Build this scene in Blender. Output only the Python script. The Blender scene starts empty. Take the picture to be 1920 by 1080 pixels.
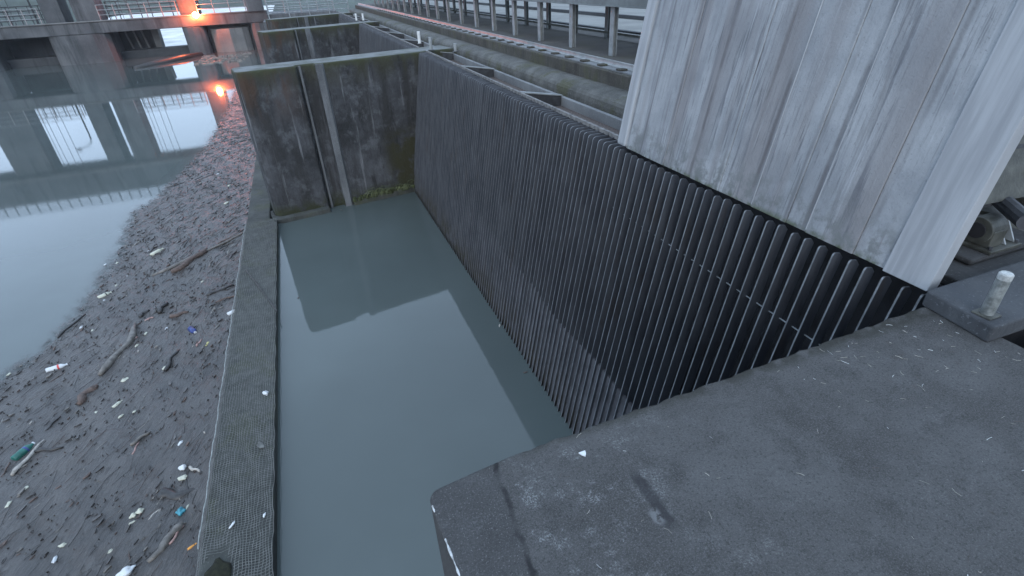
import bpy, bmesh, math, random
from mathutils import Vector, Matrix
random.seed(7)
R = math.radians
D = bpy.data
S = bpy.context.scene
COL = S.collection
# ------------------------------------------------------------------ camera
FPX, YAW, PITCH, ROLL, CH = 977.9, R(19.59), R(31.05), R(-2.92), 1.7
def cam_axes():
    f = Vector((math.sin(YAW)*math.cos(PITCH), math.cos(YAW)*math.cos(PITCH), -math.sin(PITCH)))
    r = Vector((math.cos(YAW), -math.sin(YAW), 0)); u = r.cross(f)
    r2 = math.cos(ROLL)*r + math.sin(ROLL)*u
    u2 = -math.sin(ROLL)*r + math.cos(ROLL)*u
    return r2, u2, f
CR, CU, CF = cam_axes()
cd = D.cameras.new('camera'); cam = D.objects.new('camera', cd); COL.objects.link(cam)
cd.sensor_width = 36; cd.lens = FPX/1920*36; cd.clip_start = 0.05; cd.clip_end = 3000
mw = Matrix.Identity(4)
for i in range(3):
    mw[i][0], mw[i][1], mw[i][2] = CR[i], CU[i], -CF[i]
mw[2][3] = CH
cam.matrix_world = mw
S.camera = cam
# ------------------------------------------------------------------ sky and sun (overcast dusk)
SUN_EL, SUN_AZ = R(24), R(205)
W_ = D.worlds.new('World'); S.world = W_; W_.use_nodes = True
nt = W_.node_tree; bg = nt.nodes['Background']
sky = nt.nodes.new('ShaderNodeTexSky'); sky.sky_type = 'NISHITA'; sky.sun_disc = False
sky.sun_elevation = SUN_EL; sky.sun_rotation = SUN_AZ
sky.air_density = 1.0; sky.dust_density = 1.5; sky.ozone_density = 1.5
hsv = nt.nodes.new('ShaderNodeHueSaturation'); hsv.inputs['Saturation'].default_value = 0.55
nt.links.new(sky.outputs[0], hsv.inputs['Color'])
tc = nt.nodes.new('ShaderNodeTexCoord'); cn = nt.nodes.new('ShaderNodeTexNoise'); cn.inputs['Scale'].default_value = 2.2; cn.inputs['Detail'].default_value = 5
nt.links.new(tc.outputs['Generated'], cn.inputs['Vector'])
cr = nt.nodes.new('ShaderNodeMix'); cr.data_type = 'RGBA'; nt.links.new(cn.outputs['Fac'], cr.inputs[0])
cr.inputs[6].default_value = (4.3, 5.9, 8.1, 1); cr.inputs[7].default_value = (5.6, 7.2, 9.6, 1)   # cloud layer
cm = nt.nodes.new('ShaderNodeMix'); cm.data_type = 'RGBA'; cm.inputs[0].default_value = 0.85
nt.links.new(hsv.outputs[0], cm.inputs[6]); nt.links.new(cr.outputs[2], cm.inputs[7]); nt.links.new(cm.outputs[2], bg.inputs[0])
bg.inputs[1].default_value = 0.1
sd = D.lights.new('sun', 'SUN'); sd.energy = 0.5; sd.angle = R(40); sd.color = (1, 0.97, 0.93)
so = D.objects.new('sun', sd); COL.objects.link(so)
dirv = Vector((math.sin(SUN_AZ)*math.cos(SUN_EL), math.cos(SUN_AZ)*math.cos(SUN_EL), math.sin(SUN_EL)))
so.rotation_euler = dirv.to_track_quat('Z', 'Y').to_euler()
S.view_settings.view_transform = 'Standard'; S.view_settings.look = 'None'
S.view_settings.gamma = 1; S.view_settings.exposure = 1.4
S.render.engine = 'CYCLES'
# ------------------------------------------------------------------ helpers
ZW = -3.78                       # water level
TANR = math.tan(R(10.5))         # lean of the rack
def at(px, py, z):               # photo pixel -> point on the level z
    d = CR*((px-960)/FPX) - CU*((py-540)/FPX) + CF
    t = (z-CH)/d.z
    return Vector((0, 0, CH)) + d*t
def tag(o, label=None, cat=None, group=None, kind=None):
    if label: o['label'] = label
    if cat: o['category'] = cat
    if group: o['group'] = group
    if kind: o['kind'] = kind
    return o
def wloc(o):
    v = Vector((0, 0, 0))
    while o: v += o.location; o = o.parent
    return v
def thing(name, loc, label, cat, group=None):
    o = D.objects.new(name, None); COL.objects.link(o); o.location = loc
    o.empty_display_size = 0.2
    return tag(o, label, cat, group)
class MB:                         # collects faces in world coordinates, builds one mesh
    def __init__(s): s.v = []; s.f = []; s.m = []; s.mi = 0
    def face(s, pts):
        n = len(s.v); s.v += [tuple(p) for p in pts]; s.f.append(tuple(range(n, n+len(pts)))); s.m.append(s.mi)
    def box(s, x0, x1, y0, y1, z0, z1):
        s.hexa([(x0,y0,z0),(x1,y0,z0),(x1,y1,z0),(x0,y1,z0),(x0,y0,z1),(x1,y0,z1),(x1,y1,z1),(x0,y1,z1)])
        return s
    def hexa(s, p):
        n = len(s.v); s.v += [tuple(q) for q in p]
        for f in ((0,3,2,1),(4,5,6,7),(0,1,5,4),(1,2,6,5),(2,3,7,6),(3,0,4,7)):
            s.f.append(tuple(n+i for i in f)); s.m.append(s.mi)
        return s
    def prism(s, prof, a, b):      # prof: points at one end; offset vectors a,b added
        a = Vector(a); b = Vector(b); n = len(prof); k = len(s.v)
        s.v += [tuple(Vector(p)+a) for p in prof] + [tuple(Vector(p)+b) for p in prof]
        for i in range(n):
            j = (i+1) % n
            s.f.append((k+i, k+j, k+n+j, k+n+i)); s.m.append(s.mi)
        s.f.append(tuple(range(k+n-1, k-1, -1))); s.f.append(tuple(range(k+n, k+2*n))); s.m += [s.mi]*2
        return s
    def tube(s, pts, r, n=8, caps=True):
        pts = [Vector(p) for p in pts]
        rs = r if isinstance(r, (list, tuple)) else [r]*len(pts)
        k0 = len(s.v); prev = None
        for i, p in enumerate(pts):
            t = (pts[min(i+1, len(pts)-1)] - pts[max(i-1, 0)]).normalized()
            ref = Vector((0, 0, 1)) if abs(t.z) < 0.9 else Vector((0, 1, 0))
            u = t.cross(ref).normalized() if prev is None else (prev - t*prev.dot(t)).normalized()
            prev = u; w = t.cross(u)
            for j in range(n):
                a = 2*math.pi*j/n
                s.v.append(tuple(p + (u*math.cos(a)+w*math.sin(a))*rs[i]))
        for i in range(len(pts)-1):
            for j in range(n):
                a = k0+i*n+j; b = k0+i*n+(j+1) % n
                s.f.append((a, b, b+n, a+n)); s.m.append(s.mi)
        if caps:
            s.f.append(tuple(k0+n-1-j for j in range(n))); s.m.append(s.mi)
            e = k0+(len(pts)-1)*n
            s.f.append(tuple(e+j for j in range(n))); s.m.append(s.mi)
        return s
    def build(s, name, mat, parent=None, bevel=0, smooth=False, loc=None):
        base = wloc(parent) if parent else Vector(loc or (0, 0, 0))
        me = D.meshes.new(name)
        me.from_pydata([(x-base.x, y-base.y, z-base.z) for x, y, z in s.v], [], s.f)
        for m in (mat if isinstance(mat, (list, tuple)) else [mat]): me.materials.append(m)
        if any(s.m):
            for p, i in zip(me.polygons, s.m): p.material_index = i
        bm = bmesh.new(); bm.from_mesh(me); bmesh.ops.recalc_face_normals(bm, faces=bm.faces); bm.to_mesh(me); bm.free()
        if smooth:
            for p in me.polygons: p.use_smooth = True
        o = D.objects.new(name, me); COL.objects.link(o)
        if parent: o.parent = parent
        else: o.location = base
        if bevel:
            b = o.modifiers.new('bevel', 'BEVEL'); b.width = bevel; b.segments = 2; b.limit_method = 'ANGLE'; b.angle_limit = R(40)
        return o
def copy_thing(o, delta):
    c = o.copy(); COL.objects.link(c); c.location = o.location + Vector(delta)
    for ch in o.children:
        d = ch.copy(); COL.objects.link(d); d.parent = c
        for g in ch.children:
            e = g.copy(); COL.objects.link(e); e.parent = d
    return c
# ------------------------------------------------------------------ materials
class NT:
    def __init__(s, name):
        s.mat = D.materials.new(name); s.mat.use_nodes = True
        s.t = s.mat.node_tree; s.b = s.t.nodes['Principled BSDF']; s.out = s.t.nodes['Material Output']
        s.pos = s.n('ShaderNodeNewGeometry').outputs['Position']
    def n(s, k, **kw):
        x = s.t.nodes.new(k)
        for a, v in kw.items(): setattr(x, a, v)
        return x
    def put(s, sock, v):
        if hasattr(v, 'is_output'): s.t.links.new(v, sock)
        elif v is not None: sock.default_value = v
    def noise(s, scale, sc=(1, 1, 1), detail=5, rough=0.6, dist=0.0, off=(0, 0, 0)):
        mp = s.n('ShaderNodeMapping'); s.put(mp.inputs[0], s.pos); mp.inputs['Scale'].default_value = sc; mp.inputs['Location'].default_value = off
        x = s.n('ShaderNodeTexNoise'); s.put(x.inputs['Vector'], mp.outputs[0])
        x.inputs['Scale'].default_value = scale; x.inputs['Detail'].default_value = detail
        x.inputs['Roughness'].default_value = rough; x.inputs['Distortion'].default_value = dist
        return x.outputs['Fac']
    def ramp(s, v, a, b, lo=0.0, hi=1.0):
        x = s.n('ShaderNodeMapRange'); x.interpolation_type = 'SMOOTHSTEP'
        s.put(x.inputs[0], v); s.put(x.inputs[1], a); s.put(x.inputs[2], b)
        x.inputs[3].default_value = lo; x.inputs[4].default_value = hi
        return x.outputs[0]
    def math(s, op, a, b=None, c=None):
        x = s.n('ShaderNodeMath', operation=op); s.put(x.inputs[0], a)
        if b is not None: s.put(x.inputs[1], b)
        if c is not None: s.put(x.inputs[2], c)
        return x.outputs[0]
    def mix(s, f, a, b):
        x = s.n('ShaderNodeMix', data_type='RGBA'); s.put(x.inputs[0], f)
        s.put(x.inputs[6], a if hasattr(a, 'is_output') else (*a, 1)); s.put(x.inputs[7], b if hasattr(b, 'is_output') else (*b, 1))
        return x.outputs[2]
    def xyz(s):
        x = s.n('ShaderNodeSeparateXYZ'); s.put(x.inputs[0], s.pos); return x.outputs
    def bump(s, h, strength=0.5, dist=0.02):
        x = s.n('ShaderNodeBump'); s.put(x.inputs['Height'], h)
        x.inputs['Strength'].default_value = strength; x.inputs['Distance'].default_value = dist
        s.put(s.b.inputs['Normal'], x.outputs[0])
    def done(s, col, rough=0.8, metal=0.0, spec=0.4):
        s.put(s.b.inputs['Base Color'], col if hasattr(col, 'is_output') else (*col, 1))
        s.put(s.b.inputs['Roughness'], rough); s.b.inputs['Metallic'].default_value = metal
        s.b.inputs['Specular IOR Level'].default_value = spec
        return s.mat
def plain(name, c, rough=0.6, metal=0.0, var=0.35, scale=6, spec=0.4):
    m = NT(name); n = m.noise(scale, detail=6)
    d = tuple(x*(1-var) for x in c); e = tuple(min(1, x*(1+var)) for x in c)
    m.bump(m.noise(scale*8, detail=3), 0.25, 0.01)
    return m.done(m.mix(m.ramp(n, .3, .7), d, e), rough, metal, spec)
def concrete(name, c, dark, streak=0.7, moss=0.0, mossc=(.045, .05, .022), scale=1.0):
    m = NT(name)
    a = m.mix(m.ramp(m.noise(0.9*scale, detail=8, rough=.65), .3, .7), dark, c)
    st = m.noise(3.2*scale, sc=(1, 1, .12), detail=6, rough=.7)
    a = m.mix(m.math('MULTIPLY', m.ramp(st, .48, .66), streak), a, tuple(x*.45 for x in dark))
    st2 = m.noise(5*scale, sc=(1, 1, .1), detail=5, off=(3, 7, 1))
    a = m.mix(m.math('MULTIPLY', m.ramp(st2, .58, .7), streak*.5), a, tuple(min(1, x*1.5) for x in c))
    if moss:
        a = m.mix(m.math('MULTIPLY', m.ramp(m.noise(1.6, detail=8, rough=.7, off=(5, 0, 2)), .5, .62), moss), a, mossc)
    sp = m.noise(60, detail=2)
    a = m.mix(m.ramp(sp, .6, .75), a, tuple(min(1, x*1.6) for x in c))
    m.bump(m.math('ADD', m.noise(25, detail=6), m.noise(4, detail=4)), .45, .02)
    return m.done(a, .85, 0, .3)
M = {}
# pier concrete: dark, streaked, mossy lip, brown growth low near the rack
m = NT('pier_concrete'); X, Y, Z = m.xyz()
a = m.mix(m.ramp(m.noise(1.1, detail=8, rough=.7), .32, .68), (.017, .018, .019), (.058, .06, .065))
a = m.mix(m.math('MULTIPLY', m.ramp(m.noise(2.6, sc=(1, 1, .1), detail=7, rough=.7), .46, .62), .85), a, (.022, .022, .022))
a = m.mix(m.math('MULTIPLY', m.ramp(m.noise(4, sc=(1, 1, .06), detail=5, off=(4, 2, 0)), .6, .68), .7), a, (0.1612, 0.1674, 0.1736))
a = m.mix(m.math('MULTIPLY', m.ramp(m.noise(2.4, detail=9, rough=.72, off=(7, 3, 5)), .5, .64), .6), a, (.085, .089, .095))
a = m.mix(m.math('MULTIPLY', m.ramp(m.noise(5, sc=(1, 1, .2), detail=8, rough=.75, off=(1, 8, 2)), .54, .64), .7), a, (.012, .012, .012))
lip = m.math('MULTIPLY', m.ramp(Z, -.75, -.05), m.ramp(m.noise(2.2, sc=(1, 1, .35), detail=7), .36, .56))
a = m.mix(m.math('MULTIPLY', lip, .9), a, (.03, .03, .018))
ru = m.math('MULTIPLY', m.math('MULTIPLY', m.ramp(X, .3, -.6), m.ramp(Z, -1.5, -.3)), m.ramp(m.noise(3, sc=(1, 1, .25), detail=7, off=(8, 1, 0)), .42, .6))
a = m.mix(m.math('MULTIPLY', ru, .8), a, (.05, .028, .017))
gr = m.math('MULTIPLY', m.ramp(Z, -.22, -.02), m.ramp(m.noise(3.5, detail=6), .3, .6))
a = m.mix(m.math('MULTIPLY', gr, .8), a, (0.0375, 0.0425, 0.02))
top = m.ramp(Z, -.012, -.002)
a = m.mix(top, a, m.mix(m.ramp(m.noise(2, detail=7), .35, .65), (0.0806, 0.0868, 0.0744), (0.1488, 0.155, 0.155)))
br = m.math('MULTIPLY', m.math('MULTIPLY', m.ramp(X, 1.55, 2.1), m.ramp(Z, -1.7, -2.3)), m.ramp(m.noise(2.4, detail=8), .34, .5))
a = m.mix(br, a, (.026, .025, .012))
bt = m.math('MULTIPLY', m.ramp(Z, -3.25, -3.65), m.ramp(m.noise(3, detail=7), .35, .55))
a = m.mix(bt, a, (.024, .027, .013))
m.bump(m.math('ADD', m.noise(22, detail=7), m.math('MULTIPLY', m.noise(5, detail=5), 2)), .5, .03)
M['pier'] = m.done(a, .85, 0, .3)
M['pale_concrete'] = concrete('pale_concrete', (0.1674, 0.1798, 0.1922), (0.1054, 0.1147, 0.124), .4)
M['pilaster'] = concrete('pilaster_concrete', (.125, .13, .135), (.07, .074, .078), .7)
M['wall_concrete'] = concrete('wall_concrete', (0.06936, 0.07222, 0.06647), (0.03468, 0.03757, 0.03468), .5, .5)
M['dam_concrete'] = concrete('dam_concrete', (0.102, 0.105, 0.108), (0.048, 0.051, 0.054), .7, scale=.35)
M['dam_dark'] = concrete('dam_dark_concrete', (0.0525, 0.056, 0.0595), (0.0245, 0.028, 0.0315), .6, scale=.4)
M['dam_pale'] = concrete('dam_pale_concrete', (0.156, 0.156, 0.15), (0.096, 0.099, 0.099), .4, scale=.4)
M['beam_concrete'] = concrete('mossy_beam_concrete', (.105, .103, .096), (.05, .05, .045), .3, .85, (.05, .05, .026), scale=2.2)
M['ledge'] = concrete('ledge_concrete', (.19, .197, .2), (.12, .125, .13), .2)
M['grassy'] = concrete('grassy_kerb', (.07, .066, .055), (.035, .032, .028), .5, .7, (.055, .055, .03), scale=2)
M['kerb'] = concrete('kerb_concrete', (0.06045, 0.0651, 0.06975), (0.03488, 0.0372, 0.04185), .3)
# foreground deck
m = NT('deck_concrete'); X, Y, Z = m.xyz()
a = m.mix(m.ramp(m.noise(1.6, detail=10, rough=.7), .34, .66), (.062, .061, .06), (.1, .1, .1))
a = m.mix(m.math('MULTIPLY', m.ramp(m.noise(5, detail=9, rough=.75, off=(4, 4, 0)), .5, .66), .5), a, (.036, .036, .036))
g1 = m.noise(150, detail=2, rough=.9); g2 = m.noise(75, detail=3, rough=.8, off=(1, 5, 0))
a = m.mix(m.math('MULTIPLY', m.ramp(g1, .5, .62), .55), a, (.15, .151, .152))
a = m.mix(m.math('MULTIPLY', m.ramp(g2, .53, .64), .6), a, (.03, .03, .032))
jx = m.math('ADD', m.math('ADD', m.math('MULTIPLY', Y, .06), .30), m.math('MULTIPLY', m.math('SUBTRACT', m.noise(9, detail=4), .5), .05))
dj = m.math('SUBTRACT', X, jx)
left = m.ramp(dj, .012, -.012)
a = m.mix(m.math('MULTIPLY', left, .45), a, (.048, .048, .05))
# lichen: flecks gathered in patches right of the joint and along the water edge
reg = m.math('MULTIPLY', m.ramp(dj, 0, .05), m.ramp(m.math('SUBTRACT', X, m.math('MULTIPLY', Y, .35)), .95, .25))
reg = m.math('MAXIMUM', reg, .22)
patch = m.math('MULTIPLY', m.ramp(m.noise(7, detail=8, rough=.8, off=(2, 1, 0)), .5, .62), reg)
fl = m.ramp(m.noise(120, detail=3, rough=.85, off=(6, 2, 0)), .46, .6)
a = m.mix(m.math('MULTIPLY', m.math('MULTIPLY', patch, fl), .95), a, (.24, .25, .255))
a = m.mix(m.math('MULTIPLY', m.math('MULTIPLY', left, m.ramp(m.noise(130, detail=2, off=(3, 9, 0)), .6, .7)), .7), a, (.2, .205, .2))
# joint line
jl = m.math('MULTIPLY', m.ramp(m.math('ABSOLUTE', dj), .016, .004), m.ramp(m.noise(6, detail=5, off=(0, 3, 0)), .3, .6))
a = m.mix(m.math('MULTIPLY', jl, .85), a, (.016, .016, .018))
# dark scraped streak with a pale chip
sx = m.math('ABSOLUTE', m.math('SUBTRACT', X, m.math('ADD', .875, m.math('MULTIPLY', m.math('SUBTRACT', m.noise(14, detail=5), .5), .05))))
sk = m.math('MULTIPLY', m.ramp(sx, .034, .012), m.math('MULTIPLY', m.ramp(Y, .86, .93), m.ramp(Y, 1.17, 1.1)))
a = m.mix(m.math('MULTIPLY', sk, .7), a, (.026, .026, .03))
c2 = m.math('MULTIPLY', m.math('MULTIPLY', m.ramp(m.math('ABSOLUTE', m.math('SUBTRACT', X, .845)), .03, .01), m.ramp(m.math('ABSOLUTE', m.math('SUBTRACT', Y, .945)), .045, .015)), m.ramp(m.noise(40, detail=6), .42, .56))
a = m.mix(m.math('MULTIPLY', c2, .7), a, (.19, .195, .2))
c3 = m.math('MULTIPLY', m.math('MULTIPLY', m.ramp(m.math('ABSOLUTE', m.math('SUBTRACT', Y, .70)), .05, .012), m.ramp(m.math('ABSOLUTE', m.math('SUBTRACT', X, 1.07)), .13, .05)), m.ramp(m.noise(30, detail=7, off=(2, 0, 0)), .48, .58))
a = m.mix(m.math('MULTIPLY', m.math('MULTIPLY', c3, fl), .8), a, (.2, .205, .205))
edge = m.math('MULTIPLY', m.ramp(Y, 1.36, 1.44), m.ramp(m.noise(7, detail=7), .35, .55))
a = m.mix(m.math('MULTIPLY', edge, .8), a, (.03, .03, .024))
m.bump(m.math('ADD', m.math('ADD', m.noise(150, detail=3, rough=.9), m.math('MULTIPLY', m.noise(45, detail=6, rough=.8), 1.5)), m.math('MULTIPLY', m.noise(9, detail=6), 2.5)), .8, .014)
M['deck'] = m.done(a, .9, 0, .25)
M['ground'] = concrete('ground_dirt', (.085, .08, .075), (.045, .043, .042), 0, .4, (.06, .06, .035))
# rack steel
m = NT('rack_steel'); X, Y, Z = m.xyz()
a = m.mix(m.ramp(m.noise(5, sc=(1, 1, .25), detail=6), .35, .65), (.05, .055, .066), (.082, .089, .102))
a = m.mix(m.math('MULTIPLY', m.ramp(Z, -3.0, -3.7), m.ramp(m.noise(3, detail=6), .3, .6)), a, (.045, .042, .032))
a = m.mix(m.math('MULTIPLY', m.ramp(m.noise(2.5, sc=(1, 1, .3), detail=7, rough=.7, off=(1, 6, 0)), .56, .68), .4), a, (.05, .038, .03))
a = m.mix(m.ramp(Z, -3.62, -3.74), a, (.012, .012, .011))
m.bump(m.noise(40, detail=4), .2, .004)
M['rack'] = m.done(a, .5, .35, .5)
M['silt'] = plain('caked_silt', (.056, .055, .059), .9, 0, .4, 2)
M['rack_edge'] = plain('skylit_bar_edge', (.15, .157, .165), .5, .3, .3, 8)  # paler tone puts the sky light on the bar fronts into the colour
M['yard'] = plain('yard_concrete', (.15, .152, .142), .8, 0, .2, .8)
M['stub'] = plain('stub_paint', (.14, .15, .145), .6, .1, .45, 25)
M['stubcap'] = plain('stub_cap', (.32, .33, .32), .6, 0, .35, 40)
M['angle'] = plain('dirty_angle', (.13, .125, .12), .8, .1, .5, 14)
M['dark_steel'] = plain('dark_steel', (.05, .052, .058), .6, .3)
M['black'] = plain('shade_black', (.012, .012, .014), .9)  # near-black colour stands in for deep shade
M['galv'] = plain('galvanised_steel', (.2, .215, .22), .5, .4, .25)
M['rusty'] = plain('leaf_litter', (.075, .06, .054), .95, 0, .6, 40)
M['rail_steel'] = plain('rail_steel', (.42, .43, .43), .35, .7, .15)
M['white_paint'] = plain('white_paint', (.5, .51, .5), .6, 0, .15)
M['post_steel'] = plain('post_paint', (.2, .215, .22), .55, .1, .2)
M['fascia'] = plain('fascia_paint', (.12, .135, .135), .6, 0, .2, 3)
M['machine'] = plain('machine_paint', (.055, .056, .048), .55, .1, .4, 8)
M['bed'] = concrete('machine_bed', (.05, .05, .05), (.025, .025, .026), .2)
M['machine_dark'] = plain('machine_dark', (.03, .031, .034), .7, .1, .4, 8)
# leaning panel: pale board with vertical runs
m = NT('panel_board'); X, Y, Z = m.xyz()
a = m.mix(m.ramp(m.noise(1.6, detail=8, rough=.65), .32, .68), (.172, .18, .19), (.26, .268, .274))
bd = m.noise(2.6, sc=(.1, 1, .03), detail=2, off=(0, 2.3, 0))
a = m.mix(m.math('MULTIPLY', m.ramp(bd, .5, .62), .65), a, (.15, .139, .138))
for k, (sc, lo, hi, amt, c) in enumerate(((8, .50, .62, .6, (.105, .105, .115)), (19, .54, .64, .7, (.085, .086, .095)), (30, .57, .66, .75, (.06, .06, .066)), (55, .56, .68, .65, (.07, .07, .075)), (14, .58, .68, .6, (.3, .31, .32)), (4, .58, .66, .7, (.09, .082, .082)))):
    st = m.noise(sc, sc=(.15, 1, .05), detail=5, rough=.68, off=(k*3.1, k*1.7, 0))
    gate = m.ramp(m.noise(1.5, sc=(1, 1, .16), detail=3, off=(k*2, 5, k)), .36, .62)
    a = m.mix(m.math('MULTIPLY', m.math('MULTIPLY', m.ramp(st, lo, hi), amt), gate), a, c)
for k, (yy, w_, am) in enumerate(((2.02, .025, .5), (2.47, .03, .8), (2.64, .018, .5), (3.01, .035, .85), (3.40, .02, .6), (3.75, .028, .75), (4.18, .022, .6), (4.56, .02, .6), (4.81, .02, .8))):
    dy = m.math('ABSOLUTE', m.math('SUBTRACT', Y, m.math('ADD', yy-.012, m.math('MULTIPLY', m.noise(3, sc=(.2, .2, .6), detail=3, off=(k, 0, k)), .024))))
    gt = m.ramp(m.noise(2.2, sc=(1, .4, .5), detail=4, off=(k*3, 1, 0)), .34, .56)
    a = m.mix(m.math('MULTIPLY', m.math('MULTIPLY', m.ramp(dy, w_, w_*.15), gt), am), a, (.075, .069, .071))
a = m.mix(m.math('MULTIPLY', m.ramp(Z, .5, .03), m.ramp(m.noise(7, detail=8, rough=.7), .44, .6)), a, (.115, .12, .118))
a = m.mix(m.math('MULTIPLY', m.ramp(Z, .09, .02), m.ramp(m.noise(9, detail=5), .4, .6)), a, (.05, .06, .03))
a = m.mix(m.math('MULTIPLY', m.ramp(m.noise(70, detail=3), .6, .72), .5), a, (.1, .1, .105))
m.bump(m.math('ADD', m.noise(30, sc=(1, 1, .1), detail=5), m.noise(60, detail=3)), .4, .008)
M['panel'] = m.done(a, .6, 0, .4)
m = NT('panel_rim'); st = m.noise(12, sc=(.2, 1, .05), detail=5)
a = m.mix(m.ramp(st, .4, .66), (.28, .288, .296), (.2, .206, .215)); m.bump(m.noise(50), .15, .004)
M['panel_rim'] = m.done(a, .55, 0, .4)
# water: murky grey green body with a mirror surface
def water(name, base, bstr, sc):
    m = NT(name)
    a = m.mix(m.ramp(m.noise(.25, detail=4), .3, .7), tuple(x*.9 for x in base), tuple(x*1.08 for x in base))
    m.bump(m.math('ADD', m.noise(sc, detail=3), m.math('MULTIPLY', m.noise(sc*.12, detail=2), 1.2)), bstr, .01)
    mm = m.done(a, .03, 0, .5); m.b.inputs['IOR'].default_value = 1.4
    return mm
M['water'] = water('water', (.068, .083, .081), .035, 9)
# debris mat
m = NT('mud_mat')
_dd = at(85, 828, ZW)-at(28, 892, ZW); AD = math.atan2(_dd.y, _dd.x)
def fib(scale, along, off=0, detail=6, rough=.7, dist=.6):
    r0 = m.n('ShaderNodeVectorRotate', rotation_type='Z_AXIS'); m.put(r0.inputs['Vector'], m.pos); r0.inputs['Angle'].default_value = -AD
    mp = m.n('ShaderNodeMapping'); m.put(mp.inputs[0], r0.outputs[0]); mp.inputs['Scale'].default_value = (along, 1, 1); mp.inputs['Location'].default_value = (off, off*2, 0)
    x = m.n('ShaderNodeTexNoise'); m.put(x.inputs['Vector'], mp.outputs[0]); x.inputs['Scale'].default_value = scale; x.inputs['Detail'].default_value = detail; x.inputs['Roughness'].default_value = rough; x.inputs['Distortion'].default_value = dist
    return x.outputs['Fac']
a = m.mix(m.ramp(m.noise(1.1, sc=(1, .6, 1), detail=9, rough=.65), .32, .68), (.05, .047, .045), (.088, .08, .074))
a = m.mix(m.math('MULTIPLY', m.ramp(m.noise(2.3, detail=6, off=(3, 1, 0)), .52, .68), .6), a, (.066, .055, .047))
f1 = fib(20, .09); f2 = fib(48, .12, 3); f3 = fib(9, .16, 7, 8)
a = m.mix(m.math('MULTIPLY', m.ramp(f1, .53, .64), .7), a, (.027, .024, .023))
a = m.mix(m.math('MULTIPLY', m.ramp(f2, .54, .66), .65), a, (.03, .027, .026))
a = m.mix(m.math('MULTIPLY', m.ramp(f3, .58, .68), .6), a, (.032, .028, .026))
a = m.mix(m.math('MULTIPLY', m.ramp(fib(30, .25, 11), .58, .68), .55), a, (.12, .108, .1))
a = m.mix(m.math('MULTIPLY', m.ramp(m.noise(55, detail=3, rough=.8, off=(7, 2, 0)), .6, .7), .6), a, (.13, .125, .118))
m.bump(m.math('ADD', m.math('ADD', m.noise(18, detail=8, rough=.75), m.math('MULTIPLY', f1, -1.2)), m.math('MULTIPLY', f2, -.7)), .8, .025)
mat = m.done(a, .4, 0, .55)
at_ = m.n('ShaderNodeAttribute', attribute_name='edge')
f = m.ramp(m.math('ADD', at_.outputs['Fac'], m.math('MULTIPLY', m.math('SUBTRACT', m.noise(6, detail=8, rough=.8), .5), 2.2)), .2, .75)
tr = m.n('ShaderNodeBsdfTransparent'); ms = m.n('ShaderNodeMixShader')
m.put(ms.inputs[0], f); m.put(ms.inputs[1], tr.outputs[0]); m.put(ms.inputs[2], m.b.outputs[0]); m.put(m.out.inputs[0], ms.outputs[0])
M['mud'] = mat
M['hill'] = plain('hill_forest', (.05, .065, .05), .95, 0, .4, .05)
M['foamwater'] = plain('white_water', (.5, .5, .48), .6, 0, .3, .3)
M['wet_dark'] = plain('wet_dark_wood', (.03, .028, .027), .4, 0, .4, 20)
M['bit_dark'] = plain('sodden_bits', (.038, .034, .032), .3, 0, .4, 15)
M['bit_mid'] = plain('sodden_pale_bits', (.075, .069, .065), .35, 0, .3, 15)
M['wood'] = plain('grey_driftwood', (.12, .11, .098), .5, 0, .4, 12)
M['wood_brown'] = plain('brown_driftwood', (.085, .06, .05), .7, 0, .4, 15)
M['wood_pale'] = plain('pale_driftwood', (.3, .28, .25), .75, 0, .3, 15)
M['wood_pink'] = plain('reddish_wood', (.3, .19, .17), .75, 0, .3, 15)
M['foam'] = plain('pale_foam', (.42, .42, .34), .8, 0, .12)
M['white'] = plain('white_plastic', (.5, .52, .53), .35, 0, .06)
M['red'] = plain('red_plastic', (.55, .06, .05), .4)
M['turq'] = plain('turquoise_plastic', (.05, .22, .28), .45)
M['teal'] = plain('teal_plastic', (.02, .11, .09), .3)
M['navy'] = plain('blue_plastic', (.03, .05, .18), .3)
M['orange'] = plain('orange_strip', (.45, .2, .04), .7)
M['leaf_yellow'] = plain('yellow_leaf', (.4, .36, .16), .7)
M['hole'] = plain('hole_shade', (.011, .012, .005), .95, 0, .6, 25)  # near-black tone paints the shade in the net opening
M['moss'] = plain('moss', (.026, .031, .011), .95, 0, .5, 20)
M['blade'] = plain('grass_blade', (.125, .14, .065), .8, 0, .5, 20)
M['net'] = plain('net_cord', (.11, .112, .105), .85, 0, .3, 10)
M['rope'] = plain('pale_rope', (.27, .285, .27), .85, 0, .2, 20)
M['chip'] = plain('fresh_chip', (.6, .62, .62), .9, 0, .1)
M['edge_chip'] = plain('chipped_edge', (.36, .37, .37), .9, 0, .4, 60)
M['straw'] = plain('straw', (.36, .34, .3), .9, 0, .4, 20)
m = NT('lamp_glow'); m.b.inputs['Emission Color'].default_value = (1, .16, .05, 1); m.b.inputs['Emission Strength'].default_value = 420
M['lamp'] = m.done((.8, .2, .1), .4)
def rx(z, x0=3.1): return x0 + z*TANR      # x on the rack plane at height z

# ================================================================== STRUCTURE
g = MB(); g.face([(-900, -120, ZW), (1200, -120, ZW), (1200, 2400, ZW), (-900, 2400, ZW)])
tag(g.build('water', M['water']), kind='structure')
g = MB(); g.box(5.02, 900, -80, 44, -6, .3)
tag(g.build('ground', M['ground']), kind='structure')
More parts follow.
